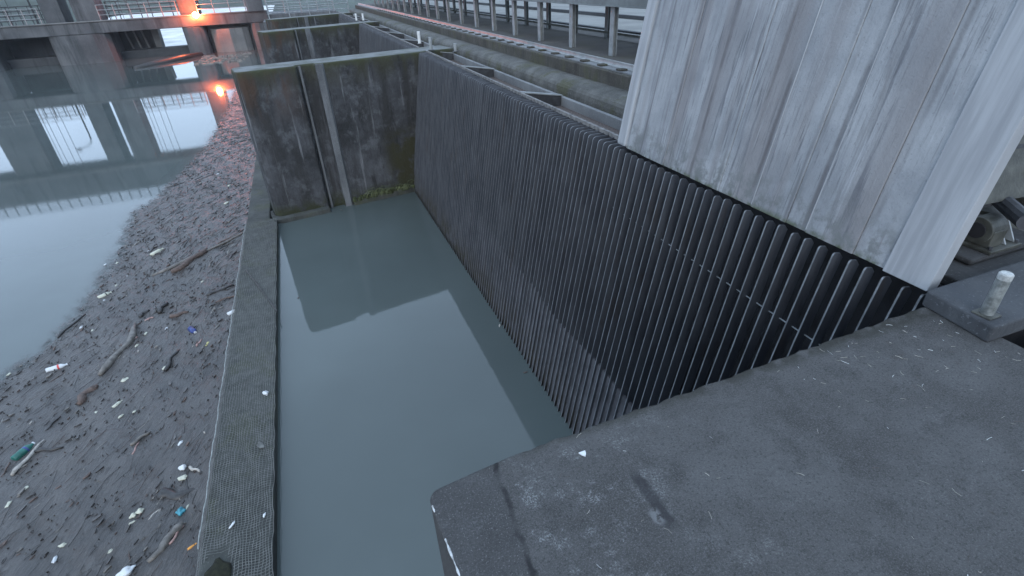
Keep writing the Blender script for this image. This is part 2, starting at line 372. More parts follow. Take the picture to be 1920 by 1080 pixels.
# foreground deck with rounded nose corner
def deck_outline():
    pts = [(3.05, 1.49)]; x = 3.0
    while x > .5:
        y = 1.42 + .07*((x-.5)/2.55)
        pts.append((x, y + .004*math.sin(x*31)+.003*math.sin(x*77+1)+random.uniform(-.0035, .0025))); x -= random.uniform(.02, .05)
    pts += [(.45, 1.415), (.27, 1.395)]
    for k in range(7):
        a = R(90 + k*15); pts.append((.15 + .05*math.cos(a), 1.33 + .05*math.sin(a)))
    pts += [(.104+random.uniform(-.002, .002), 1.25), (.108+random.uniform(-.002, .003), 1.17), (.117, 1.08), (.121, 1.0), (.13, .9), (.2, .3), (.3, -1), (.3, -9), (3.05, -9)]
    return pts
pr = [(x, y, 0) for x, y in deck_outline()]
g = MB(); g.prism(pr, (0, 0, -6), (0, 0, 0))
dk = g.build('deck', M['deck'], bevel=.012); tag(dk, kind='structure')
g = MB(); g.box(3.052, 5.018, -9, 1.0, -6, -.004)
tag(g.build('deck', M['deck']), kind='structure')
# ------------------------------------------------------------------ trash racks
def bar_profile(y0, zt=-.015, zb=-5.0):
    if y0 < 4.95:
        zt = -.012; xt, xb = rx(zt), rx(zb); r = .016; d = .10
        return [(xb, y0, zb), (rx(zt-r), y0, zt-r), (xt+.004, y0, zt-.004), (xt+r, y0, zt), (xt+.06, y0, zt-.01), (xt+.095, y0, zt-.05), (rx(-.2)+d, y0, -.2), (xb+d, y0, zb)]
    xt, xb = rx(zt), rx(zb); d = .10; r = .035
    return [(xb, y0, zb), (rx(zt-r), y0, zt-r), (xt+.006, y0, zt-.010), (xt+r, y0, zt), (xt+.24, y0, zt), (xt+.24, y0, zt-.05), (xt+d+.02, y0, zt-.05-.06), (xb+d, y0, zb)]
PITCH_B, TH = .1195, .012
def rack(y0, y1, label, individual):
    t = thing('trash_rack', (rx(ZW), (y0+y1)/2, ZW), label, 'trash rack', 'trash racks along the intake')
    n = int((y1-y0)/PITCH_B); rest = MB(); first = None; i0 = 0; was = None
    for i in range(n):
        y = y0 + (i+.5)*PITCH_B
        if i < individual:
            if first is None or was != (y < 4.95):
                was = y < 4.95; i0 = i
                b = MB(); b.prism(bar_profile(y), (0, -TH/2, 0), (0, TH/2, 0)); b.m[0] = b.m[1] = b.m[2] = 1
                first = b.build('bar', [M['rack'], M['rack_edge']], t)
            else:
                c = first.copy(); COL.objects.link(c); c.parent = t; c.location = (random.uniform(-.004, .004), (i-i0)*PITCH_B + random.uniform(-.006, .006), random.uniform(-.006, 0)); c.rotation_euler = (random.gauss(0, .0005), 0, 0)
        else:
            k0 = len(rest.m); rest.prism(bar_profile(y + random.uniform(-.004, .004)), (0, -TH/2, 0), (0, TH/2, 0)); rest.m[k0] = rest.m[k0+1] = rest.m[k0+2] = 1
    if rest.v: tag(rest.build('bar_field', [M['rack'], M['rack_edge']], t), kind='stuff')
    for z in (-.68,):
        b = MB(); b.tube([(rx(z)+.075, y0, z), (rx(z)+.075, y1, z)], .0055, 6); b.build('tie_rod', M['post_steel'], t)
    s = MB()
    N = 90
    for i in range(N):                    # silt caught low between the bars
        ya, yb = y0+(y1-y0)*i/N, y0+(y1-y0)*(i+1)/N
        def hi(y): return -2.50 + .06*math.sin(y*.7+1) + .025*math.sin(y*3.1)
        def lo(y): return -3.35 + .1*math.sin(y*1.7) + .07*math.sin(y*5+2)
        za, zb = hi(ya), hi(yb); la, lb = ZW-.3, ZW-.3
        off = .035
        s.hexa([(rx(la)+off, ya, la), (rx(la)+off+.03, ya, la), (rx(lb)+off+.03, yb, lb), (rx(lb)+off, yb, lb),
                (rx(za)+off, ya, za), (rx(za)+off+.03, ya, za), (rx(zb)+off+.03, yb, zb), (rx(zb)+off, yb, zb)])
    s.build('silt_layer', M['silt'], t)
    e = MB(); e.box(3.305, 3.344, max(y0, 4.4), y1, -.03, .016); e.build('top_angle', M['angle'], t)
    return t
rack(1.52, 15.3, 'inclined rack of dark steel bars nearest the camera, under the pale leaning panel', 100)
rack(16.2, 28.5, 'second bar rack, between the two tall mossy piers', 0)
rack(29.4, 41.5, 'farthest bar rack, behind the second pier', 0)
# chamber behind the racks: walls painted near-black for shade, plus added plates blocking light
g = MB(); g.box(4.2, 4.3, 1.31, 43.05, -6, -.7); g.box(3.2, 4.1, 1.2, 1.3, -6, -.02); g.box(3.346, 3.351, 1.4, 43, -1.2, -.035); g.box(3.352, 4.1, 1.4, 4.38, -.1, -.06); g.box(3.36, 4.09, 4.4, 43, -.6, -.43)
tag(g.build('chamber_blackout', M['black'], loc=(4.2, 20, -4)), 'blackened chamber walls and added light-blocking plates behind the rack bars', 'wall')
# channel floor, its pale side wall, cross walls
g = MB(); g.box(3.352, 4.098, 4.4, 43, -.42, -.30)
tag(g.build('channel', M['rusty'], loc=(3.7, 20, -.42)), 'narrow leaf filled channel between the rack top and the mossy beam', 'channel')
g = MB(); g.box(4.10, 4.17, 4.4, 43, -.6, -.15)
tag(g.build('ledge', M['ledge'], loc=(4.13, 20, -.6), bevel=.012), 'long pale concrete ledge between the channel and the mossy beam', 'ledge')
cb = None
for i, y in enumerate((8.53, 12.04, 15.45, 19.2, 22.6, 26.0, 29.4, 32.8, 36.2)):
    if cb is None:
        cb = thing('cross_beam', (3.7, y, -.33), '', 'beam', 'cross beams over the channel')
        b = MB(); b.hexa([(3.35, y-.045, -.297), (4.095, y-.045, -.297), (4.095, y+.045, -.297), (3.35, y+.045, -.297), (3.35, y-.045, -.012), (4.095, y-.045, -.142), (4.095, y+.045, -.142), (3.35, y+.045, -.012)]); b.build('web', M['machine_dark'], cb)  # dark web colour carries the shadow on the beam's near face
        b = MB(); b.hexa([(3.347, y-.055, -.010), (4.12, y-.055, -.140), (4.12, y+.055, -.140), (3.347, y+.055, -.010), (3.347, y-.055, .008), (4.12, y-.055, -.122), (4.12, y+.055, -.122), (3.347, y+.055, .008)]); b.build('flange', M['post_steel'], cb)
        o = cb
    else: o = copy_thing(cb, (0, y-8.53, 0))
    o['label'] = ('dark cross beam with pale top flange over the channel, nearest to the leaning panel', 'second dark cross beam from the leaning panel over the channel', 'third cross beam, at the nearer pier head')[i] if i < 3 else 'small dark cross beam over the channel beyond the nearer pier'
# walkway beam with rounded, mossy shoulder
prof = [(4.19, 0, -1), (4.19, 0, -.10)] + [(4.205, 0, -.03), (4.235, 0, .01), (4.29, 0, .045), (4.4, 0, .07), (4.55, 0, .08), (4.64, 0, .075), (4.64, 0, -1)]
g = MB(); g.prism(prof, (0, 1.7, 0), (0, 43, 0))
tag(g.build('walkway_beam', M['beam_concrete'], loc=(4.4, 20, -1), smooth=False), 'broad mossy concrete beam running beside the pale ledge', 'beam')
# rail kerb and rail
kb = thing('rail_kerb', (4.95, 20, 0), 'grassy concrete kerb step carrying the bright steel rail', 'kerb')
g = MB(); g.box(4.642, 5.016, 1.7, 43, -1, .285); g.build('kerb', M['grassy'], kb, bevel=.02)
rl = thing('crane_rail', (4.86, 20, .285), 'long bright steel rail on the kerb in front of the post row', 'rail')
g = MB(); g.prism([(4.850, 0, 0.307), (4.850, 0, 0.317), (4.880, 0, 0.327), (4.885, 0, 0.362), (4.870, 0, 0.367), (4.870, 0, 0.392), (4.915, 0, 0.392), (4.915, 0, 0.367), (4.900, 0, 0.362), (4.905, 0, 0.327), (4.935, 0, 0.317), (4.935, 0, 0.307)], (0, 1.8, 0), (0, 43, 0))
g.build('rail_head', M['rail_steel'], rl)
g = MB(); g.box(4.70, 4.99, 1.8, 43, .288, .305); g.build('base_plate', M['ledge'], rl)
cl = None
for i in range(46):
    y = 5.2 + i*.62
    if cl is None:
        b = MB(); b.box(4.70, 4.835, y-.07, y+.07, .307, .335); cl = b.build('rail_clip', M['grassy'], rl, bevel=.008); y0c = y
    else:
        c = cl.copy(); COL.objects.link(c); c.parent = rl; c.location = (0, y-y0c, 0)
# ------------------------------------------------------------------ raised platform on posts
pf = thing('raised_platform', (6.2, 20, .3), 'long raised platform on rows of grey posts behind the rail', 'platform')
def hpost(x, y, z0, z1, w=.045):
    b = MB(); b.box(x-w, x-w+.014, y-.07, y+.07, z0, z1); b.box(x+w-.014, x+w, y-.07, y+.07, z0, z1); b.box(x-w+.014, x+w-.014, y-.006, y+.006, z0, z1)
    return b
fp = hpost(5.52, 9.25, .3, 1.12).build('post', M['post_steel'], pf)
sp = hpost(6.95, 8.6, .3, 1.12).build('post', M['fascia'], pf)
for i in range(-3, 19):
    if i:
        c = fp.copy(); COL.objects.link(c); c.parent = pf; c.location = (0, i*1.66, 0)
    if i:
        c = sp.copy(); COL.objects.link(c); c.parent = pf; c.location = (0, i*1.66, 0)
g = MB(); g.box(5.44, 5.60, 3, 42, 1.122, 1.40); g.box(5.40, 5.44, 3, 42, 1.118, 1.135); g.build('fascia_beam', M['fascia'], pf)
g = MB(); g.box(6.85, 7.05, 3, 42, 1.122, 1.36); g.build('rear_beam', M['fascia'], pf)
g = MB(); g.box(5.602, 6.848, 3, 42, 1.30, 1.40); g.build('floor_slab', M['fascia'], pf)
for z in (.40,):
    g = MB(); g.box(6.90, 7.0, 3, 42, z, z+.05); g.build('low_rail', M['machine'], pf)
yd = MB(); yd.box(7.7, 60, -20, 44, .304, .33)
tag(yd.build('pavement', M['yard']), kind='structure')
for k, x in enumerate((7.5, 9.9)):
    g = MB(); g.box(x, x+.14, 2, 44, .3, .40+.03*k)
    tag(g.build('low_kerb_wall', M['kerb'], loc=(x, 20, .3)), ('low dark kerb wall just behind the platform posts', 'second low dark kerb wall, on the pale yard behind the platform')[k], 'kerb')
# ------------------------------------------------------------------ leaning panel
pn = thing('leaning_panel', (rx(0), 3.3, 0), 'tall pale grey weathered panel leaning above the near rack', 'panel')
HP = 3.0
def panel_slab(ya, yb, z0, z1, front, thick):
    return [(rx(z0)+front, ya, z0), (rx(z0)+front+thick, ya, z0), (rx(z0)+front+thick, yb, z0), (rx(z0)+front, yb, z0),
            (rx(z1)+front, ya, z1), (rx(z1)+front+thick, ya, z1), (rx(z1)+front+thick, yb, z1), (rx(z1)+front, yb, z1)]
ys = [1.84, 2.06, 2.44, 2.62, 2.97, 3.36, 3.72, 4.15, 4.52, 4.83]
offs = [.004, -.004, .006, -.002, .005, -.001, .003, -.003, .004]
for i in range(9):
    b = MB(); b.hexa(panel_slab(ys[i]+.0004, ys[i+1]-.0004, .03, HP, offs[i]*.8, .05)); b.build('board', M['panel'], pn, bevel=.004)
b = MB(); b.hexa(panel_slab(1.56, 1.838, .022, HP, -.012, .09)); b.build('side_rim', M['panel_rim'], pn, bevel=.006)
b = MB(); b.hexa(panel_slab(4.832, 5.01, .035, HP, -.014, .09)); b.build('side_rim', M['panel_rim'], pn, bevel=.03)
for i in (2, 4):
    b = MB(); b.tube([(rx(.05)-.001, ys[i], .05), (rx(HP)-.001, ys[i], HP)], .0055, 6); b.build('seam_bead', M['panel_rim'], pn)
for y in (1.9, 3.3, 4.7):
    b = MB(); b.hexa(panel_slab(y-.05, y+.05, .12, HP-.1, .062, .1)); b.build('back_stiffener', M['machine'], pn)
    b = MB(); b.tube([(rx(1.9)+.17, y, 1.9), (4.6, y, .09)], .04, 8); b.build('back_strut', M['machine'], pn)
# ------------------------------------------------------------------ right-hand machinery and kerb block
kbk = MB(); kbk.prism([(2.92, 1.13, 0), (4.2, 1.10, 0), (4.2, 1.50, 0), (2.97, 1.50, 0)], (0, 0, .002), (0, 0, .10))
tag(kbk.build('kerb_block', M['kerb'], bevel=.012, loc=(3.4, 1.3, 0)), 'dark concrete kerb block at the foot of the white post', 'kerb')
wp = thing('marker_post', (3.0, 1.22, .10), 'short round white post standing on the dark kerb block', 'post')
b = MB(); b.tube([(3.0, 1.22, .108), (3.0, 1.22, .31)], .03, 16); b.build('shaft', M['stub'], wp); b = MB(); b.box(2.955, 3.045, 1.175, 1.265, .1005, .11); b.build('foot_plate', M['machine'], wp, bevel=.003)
b = MB(); b.tube([(3.0, 1.22, .311), (3.0, 1.22, .338), (3.0, 1.22, .345)], [.0305, .0305, .024], 16); b.build('cap', M['stubcap'], wp)
mc = thing('rake_machine', (4.0, 2.0, 0), 'dark machinery with a bearing block beside the leaning panel', 'machine')
b = MB(); b.box(3.40, 4.60, 1.53, 4.3, -.058, .012); b.build('bed', M['bed'], mc, bevel=.012)
b = MB(); b.box(3.62, 4.60, 1.66, 4.3, .016, .055); b.build('bed', M['bed'], mc, bevel=.015)
c = at(1856, 479, .058); x0, y0 = c.x, c.y
b = MB(); b.box(x0, x0+.30, y0, y0+.26, .057, .078); bp = b.build('base_plate', M['machine'], mc, bevel=.004)
bb = MB(); bb.box(x0+.03, x0+.16, y0+.04, y0+.22, .08, .19)
bb.tube([(x0+.018, y0+.13, .175), (x0+.17, y0+.13, .175)], .085, 24); bl_ = bb.build('bearing_block', M['machine'], mc, bevel=.005)
b = MB(); b.tube([(x0+.005, y0+.13, .175), (x0+.016, y0+.13, .175)], .05, 20); b.build('bore_shade', M['black'], bl_)  # solid black disc paints the shade inside the bearing hole
for dx in (.18, .265):
    b = MB(); b.prism([(x0+dx, y0+.03, .08), (x0+dx, y0+.22, .08), (x0+dx, y0+.2, .22), (x0+dx, y0+.12, .22)], (0, 0, 0), (.012, 0, 0)); b.build('rib', M['post_steel'], bl_)
b = MB(); b.box(x0+.16, x0+.30, y0+.1, y0+.24, .222, .25); b.build('top_flange', M['machine'], bl_, bevel=.006)
for dx, dy in ((.02, .02), (.275, .02), (.02, .235)):
    b = MB(); b.tube([(x0+dx+.005, y0+dy+.005, .08), (x0+dx+.005, y0+dy+.005, .098)], .011, 6); b.build('bolt', M['dark_steel'], bp)
A_, B_ = at(1770, 399, .36), at(1960, 361, .36); up = Vector((.22, .16, .52)); th = Vector((.03, .03, -.01))
b = MB(); b.hexa([A_, B_, B_+th, A_+th, A_+up, B_+up, B_+up+th, A_+up+th]); cp = b.build('cover_plate', M['machine'], mc)
A2, B2 = A_+up*.56-th*.3, B_+up*.56-th*.3
b = MB(); b.hexa([A2, B2, B2+th*.28, A2+th*.28, A2+up*.04, B2+up*.04, B2+up*.04+th*.28, A2+up*.04+th*.28]); b.build('cover_seam', M['machine_dark'], cp)
b = MB(); p_ = A_.lerp(B_, .72)+up*.28; b.tube([p_-th*.5, p_-th*.05], .014, 6); b.build('bolt', M['dark_steel'], cp)
b = MB(); b.tube([(3.75, 1.55, .33), (4.55, 2.5, .33)], .05, 12); b.build('drive_shaft', M['dark_steel'], mc)
b = MB(); b.box(4.05, 4.55, 2.0, 2.6, .06, .34); b.build('gear_case', M['machine_dark'], mc, bevel=.03)
# ------------------------------------------------------------------ intake piers
def pier(ps, pe, thick, label, slot):
    # ps: front corner at the rack, pe: nose corner; both (x, y)
    t = thing('intake_pier', ((ps[0]+pe[0])/2, (ps[1]+pe[1])/2+thick/2, -6), label, 'pier', 'concrete piers between the intake bays')
    d = Vector((pe[0]-ps[0], pe[1]-ps[1], 0)); L = d.length; d.normalize(); nrm = Vector((-d.y, d.x, 0))
    if nrm.y < 0: nrm = -nrm
    P = lambda s, o: Vector((ps[0], ps[1], 0)) + d*s + nrm*o
    s0 = -.9                                   # runs in behind the rack
    sl0, sl1, sl2 = slot                       # pilaster start, slot start, slot end
    out = [P(s0, 0), P(sl1, 0), P(sl1, .16), P(sl2, .16), P(sl2, 0), P(L-.16, 0), P(L-.06, .05), P(L, .16), P(L, thick-.16), P(L-.06, thick-.05), P(L-.16, thick), P(s0, thick)]
    b = MB(); b.prism(out, (0, 0, -6), (0, 0, 0)); w = b.build('wall', M['pier'], t, bevel=.045)
    b = MB(); pp = [P(sl0, -.004), P(sl1-.01, -.004), P(sl1-.01, -.06), P(sl0+.05, -.06)]
    b.prism(pp, (0, 0, -6), (0, 0, -.02)); b.build('pilaster', M['pilaster'], t)
    b = MB(); m_ = (sl1+sl2)/2+.1; b.prism([P(m_, .155), P(m_, .09), P(m_+.05, .09), P(m_+.05, .155)], (0, 0, -6), (0, 0, -.03)); b.build('slot_guide', M['pilaster'], t)
    b = MB(); b.prism([P(sl2+.02, -.001), P(sl2+.02, -.22), P(L-.1, -.22), P(L+.12, -.1), P(L+.12, thick*.6), P(L+.002, thick*.6), P(L+.002, .16), P(L-.06, .045), P(L-.16, -.001)], (0, 0, -6), (0, 0, ZW+.13)); b.build('footing', M['wall_concrete'], t, bevel=.03)
    b = MB(); b.prism([P(-.1, -.001), P(-.1, -.1), P(sl0-.02, -.14), P(sl0-.02, -.001)], (0, 0, -6), (0, 0, ZW+.16)); b.build('footing', M['wall_concrete'], t, bevel=.03)
    return t, P
p1, P1 = pier((3.27, 15.32), (-1.45, 14.55), 1.0, 'nearer tall concrete pier with dark mossy face at the end of the pool', (2.72, 2.94, 3.38))
p2, P2 = pier((3.27, 28.55), (-1.10, 27.15), 1.1, 'second concrete pier, directly behind the nearer one', (2.55, 2.8, 3.3))
p3, P3 = pier((3.2, 39.0), (-.9, 37.3), 1.1, 'farthest low concrete pier in front of the railings', (2.2, 2.45, 2.95))
# grass and ferns at the foot of the nearer pier
def tuft(loc, n, L, label, mats='blade'):
    g = MB()
    for _ in range(n):
        a = random.uniform(math.pi, 2*math.pi); l = L*random.uniform(.5, 1.1); up = random.uniform(.3, 1.0)
        p = Vector(loc) + Vector((random.uniform(-.22, .22), random.uniform(-.03, .03), 0))
        d = Vector((math.cos(a), math.sin(a)*.7, 0)); w = Vector((-d.y, d.x, 0)).normalized()*.011
        q = [p, p+d*l*.35+Vector((0, 0, l*.5*up)), p+d*l*.75+Vector((0, 0, l*.45*up)), p+d*l+Vector((0, 0, l*.05))]
        for k in range(3):
            f0, f1 = 1-k*.3, 1-(k+1)*.3
            g.face([q[k]-w*f0, q[k]+w*f0, q[k+1]+w*f1, q[k+1]-w*f1])
    tag(g.build('grass_tuft', M[mats], loc=loc), label, 'grass')
v = P1(1.9, -.08); tuft((v.x, v.y, ZW+.16), 80, .46, 'drooping grass tuft at the foot of the nearer pier beside the pale pilaster')
v = P1(1.2, -.07); tuft((v.x, v.y, ZW+.16), 50, .34, 'smaller grass tuft in the middle of the nearer pier foot')
v = P1(.55, -.05); tuft((v.x, v.y, ZW+.24), 44, .36, 'fern clump in the dark corner between the nearer pier and the rack')
g = MB()
for _ in range(90):
    s = random.uniform(.1, 2.7); v = P1(s, -random.uniform(.02, .12)); r = random.uniform(.03, .075)
    g.tube([(v.x, v.y, ZW+.12), (v.x, v.y, ZW+.16+r*.5), (v.x, v.y, ZW+.16+r*.9)], [r, r*.8, r*.3], 7)
tag(g.build('moss', M['moss']), 'dark green moss cushions along the foot of the nearer pier', 'moss', kind='stuff')

# ------------------------------------------------------------------ low wall with net
lw = MB(); lw.prism([(-2.2, 2.0, 0), (-1.44, 2.0, 0), (-1.44, 14.2, 0), (-1.62, 14.5, 0), (-1.62, 27.0, 0), (-2.2, 27.0, 0)], (0, 0, -6), (0, 0, ZW+.16))
tag(lw.build('low_wall', M['wall_concrete'], bevel=.03, loc=(-1.8, 8, -6)), 'low concrete wall between the clear pool and the floating debris', 'wall')
net = thing('net', (-1.8, 8, ZW+.17), 'dark cord net draped over the low wall beside the debris', 'net')
def netz(x, y):
    e = max(0, (-2.16-x))
    return ZW+.175 + .006*math.sin(x*23+y*7) + .005*math.sin(y*19-x*5) - e*.8
g = MB(); cell = .034; w = .0035
def strip(pts, side):
    for p, q in zip(pts[:-1], pts[1:]):
        g.face([p-side, p+side, q+side, q-side])
def hole(x, y): return ((x+2.02)/.17)**2 + ((y-4.08)/.34)**2 < 1
y = 2.2
while y < 14.4:
    line = []
    for k in range(13):
        x = -2.235 + k*.066; yy = y + .012*math.sin(x*17+y*3)+.008*math.sin(y*11)
        if hole(x, yy):
            if len(line) > 1: strip(line, Vector((0, w, 0)))
            line = []; continue
        line.append(Vector((x, yy, netz(x, yy))))
    if len(line) > 1: strip(line, Vector((0, w, 0)))
    y += cell
for k in range(24):
    x = -2.235 + k*.0345; line = []; y = 2.2
    while y < 14.4:
        xx = x + .009*math.sin(y*9+k)+.006*math.sin(y*23)
        if hole(xx, y):
            if len(line) > 1: strip(line, Vector((w, 0, 0)))
            line = []
        else: line.append(Vector((xx, y, netz(xx, y)+.002)))
        y += .12
    if len(line) > 1: strip(line, Vector((w, 0, 0)))
g.build('mesh', M['net'], net)
g = MB(); pts = []
y = 4.55
while y < 14.5:
    pts.append((-2.215+.006*math.sin(y*5)+.004*math.sin(y*17), y, ZW+.19)); y += .06
rs = [.0065+.002*math.sin(i*2.1) for i in range(len(pts))]
g.tube(pts, rs, 6); g.build('edge_rope', M['rope'], net)
g = MB(); a, b_ = at(460, 505, ZW+.19), at(519, 583, ZW+.19); g.tube([a, a.lerp(b_, .5)+Vector((0, 0, .01)), b_], .012, 6)
tag(g.build('strap', M['wet_dark'], loc=a), 'thin black strap lying slantwise across the netted wall', 'strap')
# ------------------------------------------------------------------ floating debris
BD = [(0, 1080), (0, 710), (60, 670), (100, 640), (140, 590), (180, 530), (230, 450), (243, 400), (290, 372), (350, 312), (385, 275), (420, 215), (440, 165), (450, 140)]
bl = [at(x, y, ZW) for x, y in BD]
bl[0] = Vector((-8.5, 1.0, ZW)); bl.insert(1, Vector((-7.0, 7.2, ZW)))
def left_x(y):
    for p, q in zip(bl[:-1], bl[1:]):
        if p.y <= y <= q.y: return p.x + (q.x-p.x)*(y-p.y)/(q.y-p.y)
    return -8.5 if y < bl[0].y else bl[-1].x
def right_x(y): return -2.2 if y < 27 else -1.2
me = D.meshes.new('floating_debris'); bm = bmesh.new(); grid = []
lay = bm.verts.layers.float.new('edge')
y = 1.2
while y < 40:
    st = .05 if y < 12 else .09; row = []
    lx, rx_ = left_x(y)-.5, right_x(y); n = 70
    for k in range(n+1):
        x = lx + (rx_-lx)*k/n
        h = .008*math.sin(x*9+y*4)+.007*math.sin(x*4.3-y*8.1)+.004*math.sin(x*21+y*17)+random.uniform(-.003, .003)
        v = bm.verts.new((x, y, ZW+.03+h)); v[lay] = min(1.5, (x-left_x(y))/.9+.35); row.append(v)
    grid.append(row); y += st
for r0, r1 in zip(grid[:-1], grid[1:]):
    for k in range(len(r0)-1): bm.faces.new((r0[k], r0[k+1], r1[k+1], r1[k]))
# thousands of wet flecks lying in it
def fleck(x, y, L, w, ang, z, mi):
    d = Vector((math.cos(ang), math.sin(ang), 0)); s = Vector((-d.y, d.x, 0)); c = Vector((x, y, z))
    k = random.uniform(-.25, .25)
    a = [c-d*L-s*w*.6, c-d*L*.2-s*w+s*k*w, c+d*L-s*w*.5, c+d*L+s*w*.5, c+s*w+s*k*w, c-d*L+s*w*.6]
    lo = [bm.verts.new(p-Vector((0, 0, .015))) for p in a]; hi = [bm.verts.new(p+Vector((0, 0, random.uniform(.0, .012)))) for p in a]
    for v in lo+hi: v[lay] = 1.5
    n = len(a); fs = [bm.faces.new(hi)] + [bm.faces.new((lo[i], lo[(i+1) % n], hi[(i+1) % n], hi[i])) for i in range(n)]
    for f in fs: f.material_index = mi
def mat_point(y0=1.5, y1=36, inset=.1, near=1.0):
    y = y0 + (y1-y0)*random.random()**near
    l, r = left_x(y)+inset, right_x(y)-.05
    return (random.uniform(l, max(l+.1, r)), y)
A0 = math.atan2(*(lambda v: (v.y, v.x))(at(85, 828, ZW)-at(28, 892, ZW)))
for i in range(8000):
    x, y = mat_point(near=1.6)
    ang = A0 + random.gauss(0, .3) + .3*math.sin(x*1.7+y*.9); L = random.choice((.006, .008, .012, .016, .025, .04))*random.uniform(.6, 1.4)*(1 if y < 14 else 1.5)
    mi = random.choices((1, 2, 3, 4, 5, 6), (2, 9, 14, 3, 28, 44))[0]
    if mi == 4: L *= .6
    fleck(x, y, L, L*random.uniform(.12, .4)+.001, ang, ZW+.032+random.uniform(0, .01), mi)
def hair(x, y, L, w, ang, mi):
    n = 6; bend = random.uniform(-.5, .5); p = Vector((x, y, ZW+.04)); prev = None
    for k in range(n+1):
        a = ang + bend*(k/n-.5) + random.uniform(-.06, .06); d = Vector((math.cos(a), math.sin(a), 0)); sd_ = Vector((-d.y, d.x, 0))*w*(1-.5*k/n)
        ring = [bm.verts.new(p+sd_), bm.verts.new(p+Vector((0, 0, w*1.2))), bm.verts.new(p-sd_)]
        for v in ring: v[lay] = 1.5
        if prev:
            for q in (0, 1): bm.faces.new((prev[q], prev[q+1], ring[q+1], ring[q])).material_index = mi
        prev = ring; p = p + d*L/n
for i in range(3200):
    x, y = mat_point(near=1.5, inset=.35); L = (.05+.5*random.random()**2.2)*(1 if y < 12 else 1.4)
    x = min(x, right_x(y)-L*.75)
    hair(x, y, L, random.uniform(.0012, .0042)*(1 if y < 12 else 1.5), A0+random.gauss(0, .28)+.25*math.sin(x*1.3+y*.6), random.choices((1, 2, 3, 4, 5), (26, 30, 18, 6, 20))[0])
bm.to_mesh(me); bm.free()
for k in ('mud', 'wet_dark', 'wood_brown', 'wood', 'wood_pale', 'bit_dark', 'bit_mid'): me.materials.append(M[k])
fd = D.objects.new('floating_debris', me); COL.objects.link(fd); tag(fd, 'grey brown mat of floating mud, twigs and scraps left of the low wall', 'floating debris', kind='stuff')

def stick(p, q, r, mat, label, group=None, name='branch', bend=.04, taper=.6, cat='driftwood', rise=.03):
    p, q = Vector(p), Vector(q); L = (q-p).length; s = Vector((-(q-p).y, (q-p).x, 0)).normalized()
    n = 8; pts = []; rs = []; ph = random.uniform(0, 6)
    for i in range(n):
        t = i/(n-1)
        pts.append(p.lerp(q, t)+s*L*bend*math.sin(t*math.pi)+s*r*.5*math.sin(t*9+ph)+Vector((0, 0, rise+r*.3)))
        rs.append(r*(1-(1-taper)*t)*(1+.15*math.sin(t*13+ph))*(.6 if i in (0, n-1) else 1))
    c = (p+q)/2
    return tag(MB().tube(pts, rs, 7).build(name, mat, loc=(c.x, c.y, ZW), smooth=True), label, cat, group)
def st(x0, y0, x1, y1, r, mat, label, **k): return stick(at(x0, y0, ZW), at(x1, y1, ZW), r, M[mat], label, **k)
st(286, 520, 470, 432, .05, 'wood', 'longest pale branch in the debris, reaching the net rope', bend=-.03, taper=.35)
st(324, 514, 388, 470, .085, 'wood_brown', 'thick dark waterlogged log alongside the longest branch', bend=-.05, name='log')
st(410, 459, 452, 441, .025, 'wood_brown', 'thin twig forking from the longest branch towards the net', bend=.05)
st(186, 707, 258, 610, .06, 'wood', 'bent grey log with a cut dark end, right of the red banded bottle', bend=-.07, taper=.9, name='log')
st(150, 762, 184, 727, .06, 'wood_brown', 'short mossy log below the bent grey log', bend=.12, taper=.8, name='log')
st(26, 894, 86, 828, .032, 'wood_pale', 'straight pale stick beside the blue green bottle', bend=.01)
st(87, 812, 115, 783, .02, 'wet_dark', 'dark stick above the straight pale stick', bend=.02)
st(66, 850, 120, 843, .03, 'wet_dark', 'dark stick just right of the straight pale stick', bend=.0)
pl = st(282, 1058, 342, 984, .038, 'wood', 'grey tapered plank splinter near the lower end of the net rope', bend=-.02, taper=1.3, name='plank')
st(321, 1024, 346, 988, .016, 'wood_pink', 'reddish sliver next to the tapered grey plank', bend=.02)
st(247, 838, 284, 812, .03, 'wood', 'short grey stick crossing a reddish twig in the lower debris', bend=.02)
st(251, 855, 262, 832, .014, 'wood_pink', 'reddish twig under the short grey stick', bend=.02)
st(110, 636, 163, 592, .03, 'wet_dark', 'dark branch on the left edge of the debris above the red banded bottle', bend=.04)
st(298, 590, 315, 570, .055, 'wet_dark', 'stubby black log in the middle of the debris', name='log')
st(262, 598, 281, 584, .05, 'wet_dark', 'stubby black log left of a similar one with an orange sliver below', name='log')
st(320, 599, 354, 588, .05, 'wood_brown', 'lens shaped brown log right of the stubby black logs', name='log')
st(390, 557, 440, 537, .04, 'wet_dark', 'long dark log lying near the strap on the wall', name='log', bend=.03)
st(404, 570, 446, 556, .025, 'wood_brown', 'brown stick touching the net rope below the strap')
st(313, 698, 336, 660, .045, 'wet_dark', 'black forked root in the middle of the debris above a pale ring', bend=.06)
st(273, 604, 290, 597, .022, 'wood_pink', 'orange sliver under the stubby black logs')
st(370, 652, 381, 638, .02, 'wood_pink', 'pink wooden sliver beside the yellow leaf')
st(20, 870, 5, 897, .012, 'wood_brown', 'thin brown twig at the left frame edge')
st(256, 958, 318, 925, .03, 'wet_dark', 'dark stick left of the sunken dark lump') if False else None
st(295, 935, 372, 925, .09, 'wet_dark', 'large half sunken dark log above the turquoise ball', name='log', bend=.03, rise=-.03)
st(280, 978, 301, 957, .014, 'wood_pale', 'slim pale stick right of the foam block', bend=.0)
st(356, 880, 377, 887, .025, 'wood_pale', 'stubby tan stick right of the white float', bend=.0)
st(330, 515, 395, 440, .01, 'wood_brown', 'hair thin twig beside the longest branch') if False else None
g = MB()
